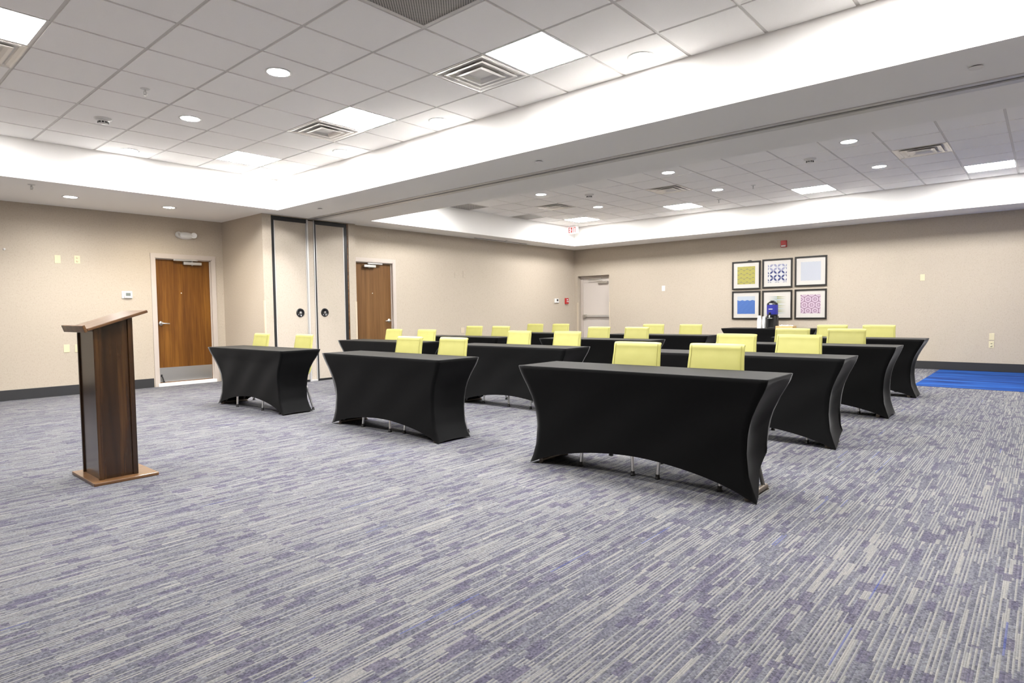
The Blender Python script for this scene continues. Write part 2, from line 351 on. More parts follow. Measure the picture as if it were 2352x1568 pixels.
# ivory corner guards
for nm, bx, lab in (('corner_guard', (4.795, 4.822, 9.367, 9.395, .15, 1.365), 'ivory corner guard on the left corner of the partition pier'),
                    ('corner_guard', (6.498, 6.534, 9.366, 9.40, .15, 1.355), 'ivory corner guard on the right corner of the partition pier'),
                    ('corner_guard', (13.414, 13.45, 8.375, 8.403, .15, 1.36), 'ivory corner guard on the wall edge right of the grey exit door'),
                    ('corner_guard', (13.414, 13.45, 9.362, 9.392, .15, 1.36), 'ivory corner guard on the wall edge left of the grey exit door')):
    a = MB(); x0, x1, y0, y1, z0, z1 = bx
    a.box(*bx); tag(a.build(nm, 'guard', bevel=.003), lab, 'corner guard', 'corner guards')

# ------------------------------------------------------------------ folding partition (closed pocket doors)
fp = thing('folding_partition', 'folded beige partition panels in black gaskets between the two wooden doors', 'partition', (5.67, 9.40, 0))
def rel(mb, o): mb.v = [(v[0]-o[0], v[1]-o[1], v[2]-o[2]) for v in mb.v]; return mb
O = (5.67, 9.40, 0)
fr = MB().box(4.951, 5.002, 9.385, 9.46, .0, 2.718).box(6.305, 6.36, 9.385, 9.46, .0, 2.718).box(5.002, 5.595, 9.385, 9.46, 2.655, 2.718).box(5.715, 6.305, 9.385, 9.46, 2.655, 2.718)
fr.box(5.002, 5.6, 9.40, 9.46, 0.0, .035).box(5.74, 6.305, 9.40, 9.46, 0.0, .035)
rel(fr, O).build('gasket_frame', 'black', fp)
rel(MB().box(6.361, 6.384, 9.38, 9.46, 0, 2.718), O).build('edge_strip', 'walnut_edge', fp)
def pocket(x0, x1, xp):
    p = rel(MB().box(x0, x1, 9.392, 9.455, .036, 2.654), O).build('door_panel', 'fabric_panel', fp, bevel=.003)
    rel(MB().box(x0, x0+.012, 9.388, 9.46, .036, 2.654).box(x1-.012, x1, 9.388, 9.46, .036, 2.654), O).build('edge_trim', 'alu', p)
    M = Matrix.Translation((xp-O[0], 9.392-O[1], 1.165)) @ Matrix.Rotation(PI/2, 4, 'X')
    q = MB().lathe([(.0, .002), (.045, .002), (.058, .010), (.070, .010), (.074, 0)], n=28, M=M).build('flush_pull', 'black_gloss', p)
    a = MB()
    for k in range(3):
        M2 = M @ Matrix.Rotation(k*PI/3, 4, 'Z'); a.box(-.024, .024, -.004, .004, .003, .012, M=M2)
    a.lathe([(0, .014), (.010, .014), (.012, .004)], n=12, M=M).build('pull_ring', 'chrome', q)
pocket(5.004, 5.572, 5.43); pocket(5.748, 6.303, 5.89)
ps = rel(MB().box(5.604, 5.70, 9.378, 9.455, .03, 2.70), O).build('post', 'fabric_panel', fp, bevel=.003)
rel(MB().box(5.574, 5.603, 9.372, 9.46, .0, 2.716).box(5.701, 5.716, 9.372, 9.46, .0, 2.716), O).build('post_trim', 'alu', ps)
rel(MB().box(5.717, 5.747, 9.38, 9.46, 0, 2.716), O).build('seal', 'black', ps)
rel(MB().box(5.60, 5.705, 9.362, 9.46, .0, .03), O).build('post_foot', 'alu', ps, bevel=.003)

# ------------------------------------------------------------------ ceiling fixtures
def panel(x, y, label):
    t = thing('ceiling_light', label, 'ceiling light', (x, y, ZC), 0, 'square light panels')
    h = T/2-.002; fr = MB()
    for a in ((-h, h, -h, -h+.018), (-h, h, h-.018, h), (-h, -h+.018, -h+.018, h-.018), (h-.018, h, -h+.018, h-.018)): fr.box(a[0], a[1], a[2], a[3], -.006, .0)
    fr.build('frame', 'white_plastic', t)
    MB().box(-h+.018, h-.018, -h+.018, h-.018, -.003, .0).build('diffuser', 'lamp_panel', t); return t
P0 = panel(*cell1(*PAN1[0]), 'bright square light panel nearest the tray corner above the wooden door')
dup(P0, (*cell1(*PAN1[1]), ZC), 0, 'bright square light panel second nearest the tray corner, beside a metal vent', 'square light panels')
dup(P0, (*cell1(*PAN1[2]), ZC), 0, 'large bright square light panel top centre beside the big louvred vent', 'square light panels')
dup(P0, (*cell1(*PAN1[3]), ZC), 0, 'bright square light panel cut off by the top left corner of the photo', 'square light panels')
for c_, lb in zip(PAN2, ('glowing light panel nearest the exit sign in the far tray', 'second glowing light panel from the exit sign in the far tray', 'third glowing light panel from the exit sign, above the pictures', 'glowing light panel at the right edge of the far tray')):
    dup(P0, (*cell2(*c_), ZC), 0, lb, 'square light panels')
for c_, lb in zip(PAN2_OFF, ('light panel hidden behind the beam, near the back wall', 'light panel hidden behind the beam, second from the back wall', 'light panel hidden behind the beam, third from the back wall', 'light panel hidden behind the beam, beyond the right edge')):
    dup(P0, (*cell2(*c_), ZC), 0, lb, 'square light panels')
for c_, lb in zip(PAN1_OFF, ('square light panel overhead beyond the top edge of the photo', 'square light panel above the camera position, left side', 'square light panel beyond the left edge of the photo, near the wall')):
    dup(P0, (*cell1(*c_), ZC), 0, lb, 'square light panels')
def spot_data(name, watts, col):
    d = bpy.data.lights.new(name, 'SPOT'); d.energy = watts; d.spot_size = math.radians(160); d.spot_blend = 1.0; d.shadow_soft_size = .075; d.color = col; return d
SPOTS = {'lamp_down': spot_data('downlight_beam', SPOT_W, (1, .985, .97)), 'lamp_soffit': spot_data('soffit_beam', SOFFIT_W, (1, .90, .74)), 'lamp_cool': spot_data('soffit_beam', SOFFIT_W, (1, .98, .95))}
def downlight(x, y, z, label, lamp='lamp_down', grp='round downlights', r=.088, spot=None):
    t = thing('downlight', label, 'downlight', (x, y, z), 0, grp)
    MB().lathe([(r, -.001), (r+.004, -.006), (r+.018, -.005), (r+.022, .0)], n=32).build('trim_ring', 'white_plastic', t)
    MB().lathe([(0, -.0035), (r*.7, -.0034), (r, -.002), (r, 0.)], n=32).build('lens', lamp, t)
    sp = bpy.data.objects.new('beam', SPOTS[spot or lamp]); COL.objects.link(sp); sp.parent = t; sp.location = (0, 0, -.012); return t
ZD = ZC-.008
D0 = downlight(*cell1(1, 0), ZD, 'largest round downlight on the left of the near tiled ceiling')
for c_, lb in (((1, 3), 'round downlight second in the left line of the near tiled ceiling'), ((1, 6), 'round downlight at the far end of the left line, above the white tray side'),
               ((4, 6), 'round downlight close to the inside corner of the near tray'), ((4, 3), 'second round downlight from the tray corner beside the beam'),
               ((4, 0), 'third round downlight from the tray corner beside the beam'), ((4, -4), 'round downlight right of the large square panel beside the beam')):
    dup(D0, (*cell1(*c_), ZD), 0, lb)
for c_, lb in zip(DOW2, ('downlight nearest the beam, leftmost in the far tray', 'downlight near the picture wall, leftmost in the far tray', 'downlight nearest the beam, middle of the far tray',
                         'downlight near the picture wall, middle of the far tray', 'downlight nearest the beam, rightmost in the far tray', 'downlight near the picture wall, rightmost in the far tray')):
    dup(D0, (*cell2(*c_), ZD), 0, lb)
for c_, lb in zip(DOW1_OFF, ('round downlight above the top edge of the photo', 'round downlight behind the camera beside the beam', 'round downlight behind the camera, left line')):
    dup(D0, (*cell1(*c_), ZD), 0, lb)
for c_, lb in zip(DOW2_OFF, ('far tray downlight beyond the right edge of the photo, beam side', 'far tray downlight beyond the right edge of the photo, wall side')):
    dup(D0, (*cell2(*c_), ZD), 0, lb)
downlight(2.40, 9.85, ZS, 'cool recessed downlight in the left soffit, nearer the photo edge', 'lamp_down', 'soffit downlights', .075, 'lamp_cool')
downlight(3.605, 9.81, ZS, 'warm recessed downlight in the left soffit above the wooden door', 'lamp_soffit', 'soffit downlights', .075)
# four-way louvred vents
def vent(x, y, label):
    t = thing('air_vent', label, 'air vent', (x, y, ZC), 0, 'louvred air vents')
    def ring(a0, z0, a1, z1, th=.004):
        m_ = MB(); q = lambda a, z: [(-a, -a, z), (a, -a, z), (a, a, z), (-a, a, z)]
        fl = lambda a: a
        N = 5; vs = []
        for k in range(N+1):
            u = k/N; a = a0+(a1-a0)*u; z = z0+(z1-z0)*(u**2.2); vs += q(a, z)
        for k in range(N+1):
            u = 1-k/N; a = a0+(a1-a0)*u+th*.3; z = z0+(z1-z0)*(u**2.2)-th; vs += q(a+.0, z)
        n = 2*(N+1); fs = []
        for k in range(n):
            k2 = (k+1) % n
            for e in range(4): fs.append((k*4+e, k*4+(e+1) % 4, k2*4+(e+1) % 4, k2*4+e))
        m_.add(vs, fs); return m_
    h = T/2-.003
    fr = MB()
    for a in ((-h, h, -h, -h+.02), (-h, h, h-.02, h), (-h, -h+.02, -h+.02, h-.02), (h-.02, h, -h+.02, h-.02)): fr.box(a[0], a[1], a[2], a[3], -.007, .02)
    fr.build('frame', 'vent_metal', t)
    ring(h-.02, -.006, .15, .13).build('outer_cone', 'vent_metal', t)
    ring(.225, -.014, .10, .06).build('middle_cone', 'vent_metal', t)
    c = ring(.150, -.020, .05, .028); c.box(-.05, .05, -.05, .05, .022, .030)
    c.build('inner_cone', 'vent_metal', t)
    MB().lathe([(.0, .016), (.008, .016), (.010, .022)], n=12).build('centre_screw', 'chrome', t)
    MB().lathe([(.15, .24), (.15, .12)], n=24).lathe([(0, .238), (.15, .238)], n=24).build('duct_collar', 'dark_hole', t)
    for k in range(4):
        M = Matrix.Rotation(PI/4+k*PI/2, 4, 'Z'); MB().tube([M @ Vector((.055, 0, .03)), M @ Vector((.15, 0, .055)), M @ Vector((.20, 0, .07))], .005, 6).build('strut', 'vent_metal', t)
    return t
V0 = vent(*cell1(3, -2), 'large louvred metal vent beside the top centre light panel')
dup(V0, (*cell1(3, 2), ZC), 0, 'smaller looking louvred vent beside the second light panel from the tray corner')
dup(V0, (*cell1(-2, 2), ZC), 0, 'louvred vent at the left edge of the photo below the cut off light panel')
dup(V0, (*cell1(3, -6), ZC), 0, 'louvred vent just showing at the top edge beside the beam')
for c_, lb in zip(VEN2, ('louvred vent in the far tray nearest the exit sign', 'louvred vent in the middle of the far tray', 'louvred vent at the right of the far tray')): dup(V0, (*cell2(*c_), ZC), 0, lb)
def grille(x, y, label, mname):
    t = thing('return_grille', label, 'air grille', (x, y, ZC), 0, 'perforated return grilles'); h = T/2-.003; fr = MB()
    for a in ((-h, h, -h, -h+.03), (-h, h, h-.03, h), (-h, -h+.03, -h+.03, h-.03), (h-.03, h, -h+.03, h-.03)): fr.box(a[0], a[1], a[2], a[3], -.010, .0)
    fr.build('frame', 'grid_metal', t, bevel=.003)
    MB().box(-h+.03, h-.03, -h+.03, h-.03, -.005, 0).build('perforated_sheet', mname, t)
grille(*cell1(1, -3), 'perforated square return grille at the top edge of the near ceiling', 'perforated')
grille(*cell2(3, 13), 'perforated grille in the far tray nearest the folding partition', 'perforated')
grille(*cell2(6, 13), 'perforated grille in the far tray, second from the folding partition', 'perforated')
def smoke(x, y, label):
    t = thing('smoke_detector', label, 'smoke detector', (x, y, ZD), 0, 'smoke detectors')
    MB().lathe([(.0, -.022), (.062, -.022), (.078, -.012), (.082, .0)], n=32).build('base', 'white_plastic', t)
    c = MB().lathe([(0, -.058), (.034, -.058), (.044, -.050), (.048, -.022)], n=28).build('chamber', 'white_plastic', t)
    s = MB()
    for k in range(10):
        M = Matrix.Rotation(k*2*PI/10, 4, 'Z'); s.box(.043, .0495, -.009, .009, -.050, -.034, M=M)
    s.build('vent_slots', 'black', c); return t
S0 = smoke(2.134, 7.462, 'white smoke detector in the near tiled ceiling, upper left')
dup(S0, (9.23, 6.18, ZD), 0, 'white smoke detector in the far tray, left of the middle vent'); dup(S0, (9.23, 2.53, ZD), 0, 'white smoke detector in the far tray, between downlights on the right')
def sprinkler(x, y, z, label):
    t = thing('sprinkler', label, 'sprinkler', (x, y, z), 0, 'pendent sprinklers')
    MB().lathe([(0, -.008), (.025, -.007), (.038, -.003), (.040, 0)], n=24).build('escutcheon', 'white_plastic', t)
    MB().lathe([(.009, -.008), (.009, -.022), (.006, -.026)], n=10).tube([(-.011, 0, -.024), (-.012, 0, -.045), (0, 0, -.056)], .0035, 6).tube([(.011, 0, -.024), (.012, 0, -.045), (0, 0, -.056)], .0035, 6).tube([(0, 0, -.024), (0, 0, -.054)], .003, 6).build('head', 'satin', t)
    MB().lathe([(0, -.060), (.015, -.060), (.015, -.057), (0, -.056)], n=14).build('deflector', 'satin', t); return t
K0 = sprinkler(2.124, 6.227, ZD, 'sprinkler head hanging from the near tiled ceiling, left of the first downlight')
for l_, lb in (((1.87, 9.27, ZS), 'sprinkler head under the left soffit at the photo edge'), ((11.40, 4.72, ZD), 'sprinkler head in the far tray below the middle vent'), ((10.5, 3.76, ZD), 'sprinkler head in the far tray above the pictures'), ((10.4, 9.18, ZS), 'sprinkler head under the soffit by the thin slot vent')):
    dup(K0, l_, 0, lb)
def cover(x, y, label):
    return tag(MB().lathe([(0, -.012), (.040, -.012), (.042, -.010), (.042, -.007)], n=28).lathe([(.030, -.008), (.030, 0)], n=20, mi=1).build('sprinkler_cover', ['paint_white', 'dark_hole'], loc=(x, y, ZS)), label, 'sprinkler cover', 'concealed sprinkler covers')
cover(5.228, 4.137, 'round concealed sprinkler cover in the middle of the beam underside')
cover(5.218, 8.376, 'round concealed sprinkler cover on the beam near the folding partition'); cover(5.238, .40, 'round concealed sprinkler cover on the beam at the right edge')
lv = thing('slot_vent', 'thin black slot vent in the soffit along the back wall', 'air vent', (10.4, 9.32, ZS))
MB().box(-.9, .9, -.035, .035, -.004, 0).build('frame', 'paint_white', lv); MB().box(-.88, .88, -.02, .02, -.006, -.003).build('slot', 'dark_hole', lv)
# exit sign
ex = thing('exit_sign', 'white sign with red EXIT lettering hanging in the tray corner', 'exit sign', (12.31, 8.72, 3.095))
MB().box(-.022, .022, -.16, .16, -.095, .09).build('housing', 'white_plastic', ex, bevel=.006)
MB().box(-.03, .03, -.07, .07, .09, .109).build('canopy', 'white_plastic', ex)
MB().box(-.0235, -.0225, -.15, .15, -.085, .08).build('face_plate', 'exit_face', ex)
L = MB(); hh, sw = .064, .018
def lt(rects, y):       # sign is read from -x, so reading direction is -y
    for a, b_, c_, d_ in rects: L.box(-.0255, -.0232, y-b_, y-a, c_, d_)
lt([(0, sw, -hh, hh), (sw, .044, hh-sw, hh), (sw, .038, -sw/2, sw/2), (sw, .044, -hh, -hh+sw)], .108)
for sg in (1, -1): L.add([(x, .108-.058-q, z) for x in (-.0255, -.0232) for q, z in ((.0, -hh*sg), (sw*1.1, -hh*sg), (.050, hh*sg), (.050-sw*1.1, hh*sg))], [(0, 1, 2, 3), (7, 6, 5, 4), (0, 4, 5, 1), (1, 5, 6, 2), (2, 6, 7, 3), (3, 7, 4, 0)])
lt([(0, sw, -hh, hh)], -.019); lt([(0, .05, hh-sw, hh), (.0185, .0185+sw, -hh, hh-sw)], -.050)
L.build('lettering', 'exit_red', ex)

# ------------------------------------------------------------------ wall fittings
def wallM(loc, side):    # local: x right along wall (as seen), y up, z out of the wall
    if side == 'L': return Matrix.Translation(loc) @ Matrix(((1, 0, 0, 0), (0, 0, -1, 0), (0, 1, 0, 0), (0, 0, 0, 1)))
    return Matrix.Translation(loc) @ Matrix(((0, 0, -1, 0), (-1, 0, 0, 0), (0, 1, 0, 0), (0, 0, 0, 1)))
def wthing(name, label, cat, loc, side, group=None):
    o = thing(name, label, cat, group=group); o.matrix_world = wallM(loc, side); return o
def plate(loc, side, label, outlet=False, mname='ivory', w_=.072, h_=.116):
    t = wthing('outlet' if outlet else 'wall_plate', label, 'outlet' if outlet else 'wall plate', loc, side, 'wall plates and outlets')
    p = MB().box(-w_/2, w_/2, -h_/2, h_/2, 0, .006).build('plate', mname, t, bevel=.002)
    if outlet:
        for z in (.026, -.026):
            r_ = MB().lathe([(0, .0085), (.016, .0085), (.017, .005)], c=(0, z, 0), n=16).build('receptacle', mname, t)
            MB().box(-.007, -.004, z-.002, z+.008, .0083, .0092).box(.004, .007, z-.002, z+.008, .0083, .0092).box(-.002, .002, z-.010, z-.006, .0083, .0092).build('pin_slots', 'black', r_)
    else: MB().lathe([(0, .0075), (.003, .0075), (.0035, .006)], c=(0, .035, 0), n=8).lathe([(0, .0075), (.003, .0075), (.0035, .006)], c=(0, -.035, 0), n=8).build('screws', 'satin', t)
    return t
plate((2.437, YL, 1.976), 'L', 'blank ivory plate high on the left wall, left of the outlet'); plate((2.675, YL, 1.983), 'L', 'ivory outlet high on the left wall', True)
plate((2.496, YL, .684), 'L', 'low blank ivory plate beside the lectern'); plate((2.632, YL, .68), 'L', 'low ivory plate half hidden by the lectern')
Z_ = lambda y, z: (XR, y*.9895, CAMH+(z-CAMH)*.9895)
plate(Z_(6.969, 1.654), 'R', 'small white switch plate between the exit door and the pictures', mname='white_plastic', w_=.085, h_=.125)
plate(Z_(1.757, 1.672), 'R', 'blank ivory plate high on the right of the picture wall'); plate(Z_(.728, .597), 'R', 'blank ivory plate above the outlet at lower right'); plate(Z_(.732, .461), 'R', 'ivory outlet low at the right edge of the picture wall', True)
plate((9.088, YB, 1.925), 'L', 'faint beige plate high on the back wall, left of the pair', mname='wallpaper'); plate((9.333, YB, 1.952), 'L', 'faint beige plate high on the back wall, right of the pair', mname='wallpaper', h_=.14)
plate((9.26, YB, .755), 'L', 'cream plate low on the back wall beside a chair back', mname='guard', w_=.10)
tag(MB().lathe([(0, .012), (.012, .010), (.016, 0)], n=14, M=wallM((1.84, YL, 2.079), 'L')).build('wall_button', 'white_plastic'), 'tiny white round button at the left edge of the left wall', 'button')
th = wthing('thermostat', 'white thermostat with a grey screen left of the wooden door', 'thermostat', (3.306, YL, 1.474), 'L', 'thermostats')
MB().box(-.074, .074, -.056, .056, 0, .012).build('back_plate', 'white_plastic', th, bevel=.004); b_ = MB().box(-.046, .062, -.050, .050, .012, .03).build('body', 'white_plastic', th, bevel=.006); MB().box(-.022, .042, -.018, .030, .0295, .0312).build('screen', 'lcd', b_)
th = wthing('thermostat', 'small white controller with a dark screen on the back wall', 'thermostat', (12.60, YB, 1.407), 'L', 'thermostats')
MB().box(-.085, .085, -.055, .055, 0, .03).build('body', 'white_plastic', th, bevel=.006); MB().box(-.01, .055, -.012, .038, .0295, .0315).build('screen', 'black_gloss', th)
fa = wthing('fire_alarm_pull', 'red fire alarm pull station on the back wall by the corner', 'fire alarm', (13.03, YB, 1.40), 'L')
MB().box(-.06, .06, -.075, .075, 0, .045).build('housing', 'red', fa, bevel=.006); MB().box(-.035, .04, -.025, -.005, .045, .06).box(-.03, .03, .02, .045, .0445, .046).build('pull_handle', 'white_plastic', fa)
st = wthing('alarm_strobe', 'red alarm strobe on the wall above the pictures', 'alarm strobe', Z_(4.206, 2.487), 'R')
MB().box(-.06, .06, -.07, .07, 0, .04).build('housing', 'red', st, bevel=.008); MB().box(-.045, .045, -.06, -.03, .04, .055).build('lens', 'white_plastic', st, bevel=.004); MB().box(-.04, .03, .01, .05, .04, .046).build('horn', 'red', st)
em = wthing('emergency_light', 'white twin-head emergency light above the wooden door', 'emergency light', (4.19, YL, 2.46), 'L')
MB().lathe([(0, .075), (.6, .068), (.9, .04), (1, 0)], n=32, sx=.15, sy=.062).build('body', 'white_plastic', em)
for sx in (-1, 1):
    M = Matrix.Translation((sx*.125, .005, .06)) @ Matrix.Rotation(sx*-.5, 4, 'Y')
    h_ = MB().lathe([(.030, -.03), (.047, -.005), (.047, .02)], n=20, M=M).build('lamp_head', 'white_plastic', em); MB().lathe([(0, .021), (.040, .0195), (.043, .018)], n=20, M=M).build('lens', 'alu', h_)

# ------------------------------------------------------------------ pictures
def poly(mb, pts, z, mi, hw):     # clip a polygon to the square and add it as a thin raised inlay
    def clip(P, ax, s):
        out = []
        for i in range(len(P)):
            a, b_ = P[i-1], P[i]; ia, ib = a[ax]*s <= hw, b_[ax]*s <= hw
            if ia != ib: q = (hw*s-a[ax])/(b_[ax]-a[ax]); out.append((a[0]+(b_[0]-a[0])*q, a[1]+(b_[1]-a[1])*q))
            if ib: out.append(b_)
        return out
    for ax in (0, 1):
        for s in (1, -1):
            pts = clip(pts, ax, s)
            if len(pts) < 3: return
    mb.add([(x, y, z) for x, y in pts], [tuple(range(len(pts)))], mi)
AW = .19
def art_yellow(a):
    for r_ in range(-4, 5):
        for c_ in range(-5, 6):
            x = c_*.064+.02; y = r_*.092+.03; up = c_ % 2 == 0; sg = 1 if up else -1; y += 0 if up else -.006
            poly(a, [(x-.030, y), (x, y+sg*.026), (x+.030, y), (x+.02, y-sg*.001), (x-.02, y-sg*.001)][::sg], .0012, 1, AW)
            poly(a, [(x-.018, y), (x, y+sg*.014), (x+.018, y)][::sg], .0016, 0, AW)
    return ['a_yel', 'a_grey']
def art_petals(a):
    for r_ in range(-2, 3):
        for c_ in range(-2, 3):
            for k in range(4):
                th_ = PI/4+k*PI/2; cx, cy = c_*.158, r_*.148-.02; mi = 1 if r_ <= 0 else 2
                P = [(.010, 0), (.05, .020), (.082, .015), (.106, 0), (.082, -.015), (.05, -.020)]
                q = [(cx+x*math.cos(th_)-y*math.sin(th_), cy+x*math.sin(th_)+y*math.cos(th_)) for x, y in P]; poly(a, q, .0012, mi, AW)
                P = [(.03, 0), (.06, .009), (.095, .0)]; q = [(cx+x*math.cos(th_)-y*math.sin(th_), cy+x*math.sin(th_)+y*math.cos(th_)) for x, y in P]; poly(a, q, .0016, 3 if mi == 1 else 0, AW)
    return ['a_white', 'a_navy', 'a_pale', 'a_navy2']
def strip(a, f, w_, mi, z=.0012, n=44):
    for k in range(n):
        x0, x1 = -AW+2*AW*k/n, -AW+2*AW*(k+1)/n; poly(a, [(x0, f(x0)-w_), (x1, f(x1)-w_), (x1, f(x1)+w_), (x0, f(x0)+w_)], z, mi, AW)
def art_lavender(a):
    for k in range(-9, 10):
        strip(a, lambda x, k=k: k*.026+.022*math.sin(x*22+k*.2), .0022, 1); strip(a, lambda x, k=k: k*.026-.022*math.sin(x*22+k*.2), .0022, 1, .0014)
    return ['a_lav', 'a_lav2']
def art_waves(a):
    n = 44
    for k in range(n):
        x0, x1 = -AW+2*AW*k/n, -AW+2*AW*(k+1)/n; g = lambda x: .10+.007*math.sin(x*58); poly(a, [(x0, -AW), (x1, -AW), (x1, g(x1)), (x0, g(x0))], .0010, 1, AW)
    for r_ in range(10): strip(a, lambda x, r_=r_: .085-r_*.028+.006*math.sin(x*58+r_*1.3), .0032, 2, .0014)
    return ['a_sky', 'a_blue', 'a_blue2']
def art_spindles(a):
    for r_ in range(12):
        y = .165-r_*.031; poly(a, [(0, y-.010), (.10, y-.004), (.185, y), (.10, y+.004), (0, y+.010)], .0012, 2 if r_ % 3 == 2 else 1, AW)
        poly(a, [(0, y-.010), (0, y+.010), (-.10, y+.004), (-.185, y), (-.10, y-.004)], .0012, 2, AW)
    return ['mat_board', 'a_green', 'a_teal']
def art_flowers(a):
    R_ = .078
    for r_ in range(-3, 4):
        for c_ in range(-3, 4):
            cx = (c_+(.5 if r_ % 2 else 0))*R_*1.732+.02; cy = r_*R_*1.5-.02
            for k in range(6):
                a0, a1 = PI/6+k*PI/3, PI/6+(k+1)*PI/3; am = (a0+a1)/2
                P0_, P1_ = (cx+R_*math.cos(a0), cy+R_*math.sin(a0)), (cx+R_*math.cos(a1), cy+R_*math.sin(a1)); e = (-math.cos(am)*.0035, -math.sin(am)*.0035)
                poly(a, [P0_, P1_, (P1_[0]+e[0], P1_[1]+e[1]), (P0_[0]+e[0], P0_[1]+e[1])], .0012, 1, AW)
                poly(a, [(P0_[0]+.009*math.cos(t_*PI/3), P0_[1]+.009*math.sin(t_*PI/3)) for t_ in range(6)], .0014, 1, AW)
                q = (cx+.026*math.cos(am), cy+.026*math.sin(am)); poly(a, [(q[0]+.009*math.cos(t_*PI/3), q[1]+.009*math.sin(t_*PI/3)) for t_ in range(6)], .0014, 1, AW)
    return ['a_pink', 'a_plum']
def picture(y, z, fn, label):
    t = wthing('framed_picture', label, 'picture', (XR, y, z), 'R', 'framed prints'); h = .3035; fw = .030
    fr = MB()
    for a in ((-h, h, -h, -h+fw), (-h, h, h-fw, h), (-h, -h+fw, -h+fw, h-fw), (h-fw, h, -h+fw, h-fw)): fr.box(a[0], a[1], a[2], a[3], .002, .032)
    fr.build('frame', 'frame_black', t, bevel=.003)
    MB().box(-h+fw, h-fw, -h+fw, h-fw, .004, .012).build('mat_board', 'mat_board', t)
    a = MB().box(-AW, AW, -AW, AW, -.002, .0006); ms = fn(a)
    a.v = [(x, yy, zz+.0125) for x, yy, zz in a.v]
    a.build('print', ms, t)
PY = (4.938, 4.291, 3.637)
picture(PY[0], 1.859, art_yellow, 'framed yellow print with small grey triangles, top left of six'); picture(PY[1], 1.872, art_petals, 'framed white print with navy petals, top middle of six'); picture(PY[2], 1.884, art_lavender, 'framed pale lavender print with fine waves, top right of six')
picture(PY[0], 1.218, art_waves, 'framed blue wave print, bottom left of six'); picture(PY[1], 1.217, art_spindles, 'framed green and teal spindle print behind the coffee urn'); picture(PY[2], 1.219, art_flowers, 'framed pink and plum flower print, bottom right of six')
tag(MB().prism([(.05*math.cos(k*PI/10), .018*math.sin(k*PI/10)) for k in range(11)], .002, .02, M=wallM((XR, 4.86, 2.163), 'R')).build('picture_hanger', 'black'), 'small black hanger tab on top of the yellow print frame', 'hanger')

# ------------------------------------------------------------------ lectern
lx, ly = 1.42, 5.036
le = thing('lectern', 'dark walnut lectern with a slanted top on a flat base, at left', 'lectern', (lx, ly, 0))
O = (lx, ly, 0)
rel(MB().box(1.222, 1.620, 4.775, 5.298, .0, .022), O).build('base', 'walnut_edge', le, bevel=.004)
X1, X2, Y1, Y2 = 1.272, 1.512, 4.846, 5.226; SL = .331
ztop = lambda x: 1.040+(x-1.232)*SL-.006
c_ = MB().add([(x, y, z) for x, y in ((X1+.01, Y1+.012), (X2-.01, Y1+.012), (X2-.01, Y2-.012), (X1+.01, Y2-.012)) for z in (.022, ztop(x))], [(0, 2, 3, 1), (2, 4, 5, 3), (4, 6, 7, 5), (6, 0, 1, 7), (1, 3, 5, 7), (0, 6, 4, 2)])
rel(c_, O).build('column', 'walnut', le)
for x0, x1 in ((X1, X1+.032), (X2-.032, X2)):
    for y0, y1 in ((Y1, Y1+.020), (Y2-.020, Y2)):
        q = MB().add([(x, y, z) for x, y in ((x0, y0), (x1, y0), (x1, y1), (x0, y1)) for z in (.022, ztop(x))], [(0, 2, 3, 1), (2, 4, 5, 3), (4, 6, 7, 5), (6, 0, 1, 7), (1, 3, 5, 7), (0, 6, 4, 2)])
        rel(q, O).build('corner_stile', 'walnut', le, bevel=.003)
M = Matrix.Translation((1.232-lx, 0, 1.040)) @ Matrix.Rotation(-math.atan(SL), 4, 'Y')
ya, yb = 4.790-ly, 5.292-ly
MB().box(-.004, .385, ya, yb, .0, .020, M=M).build('reading_board', 'walnut_edge', le, bevel=.005)
MB().box(-.022, -.004, ya, yb, -.004, .046, M=M).build('book_ledge', 'walnut_edge', le, bevel=.004)

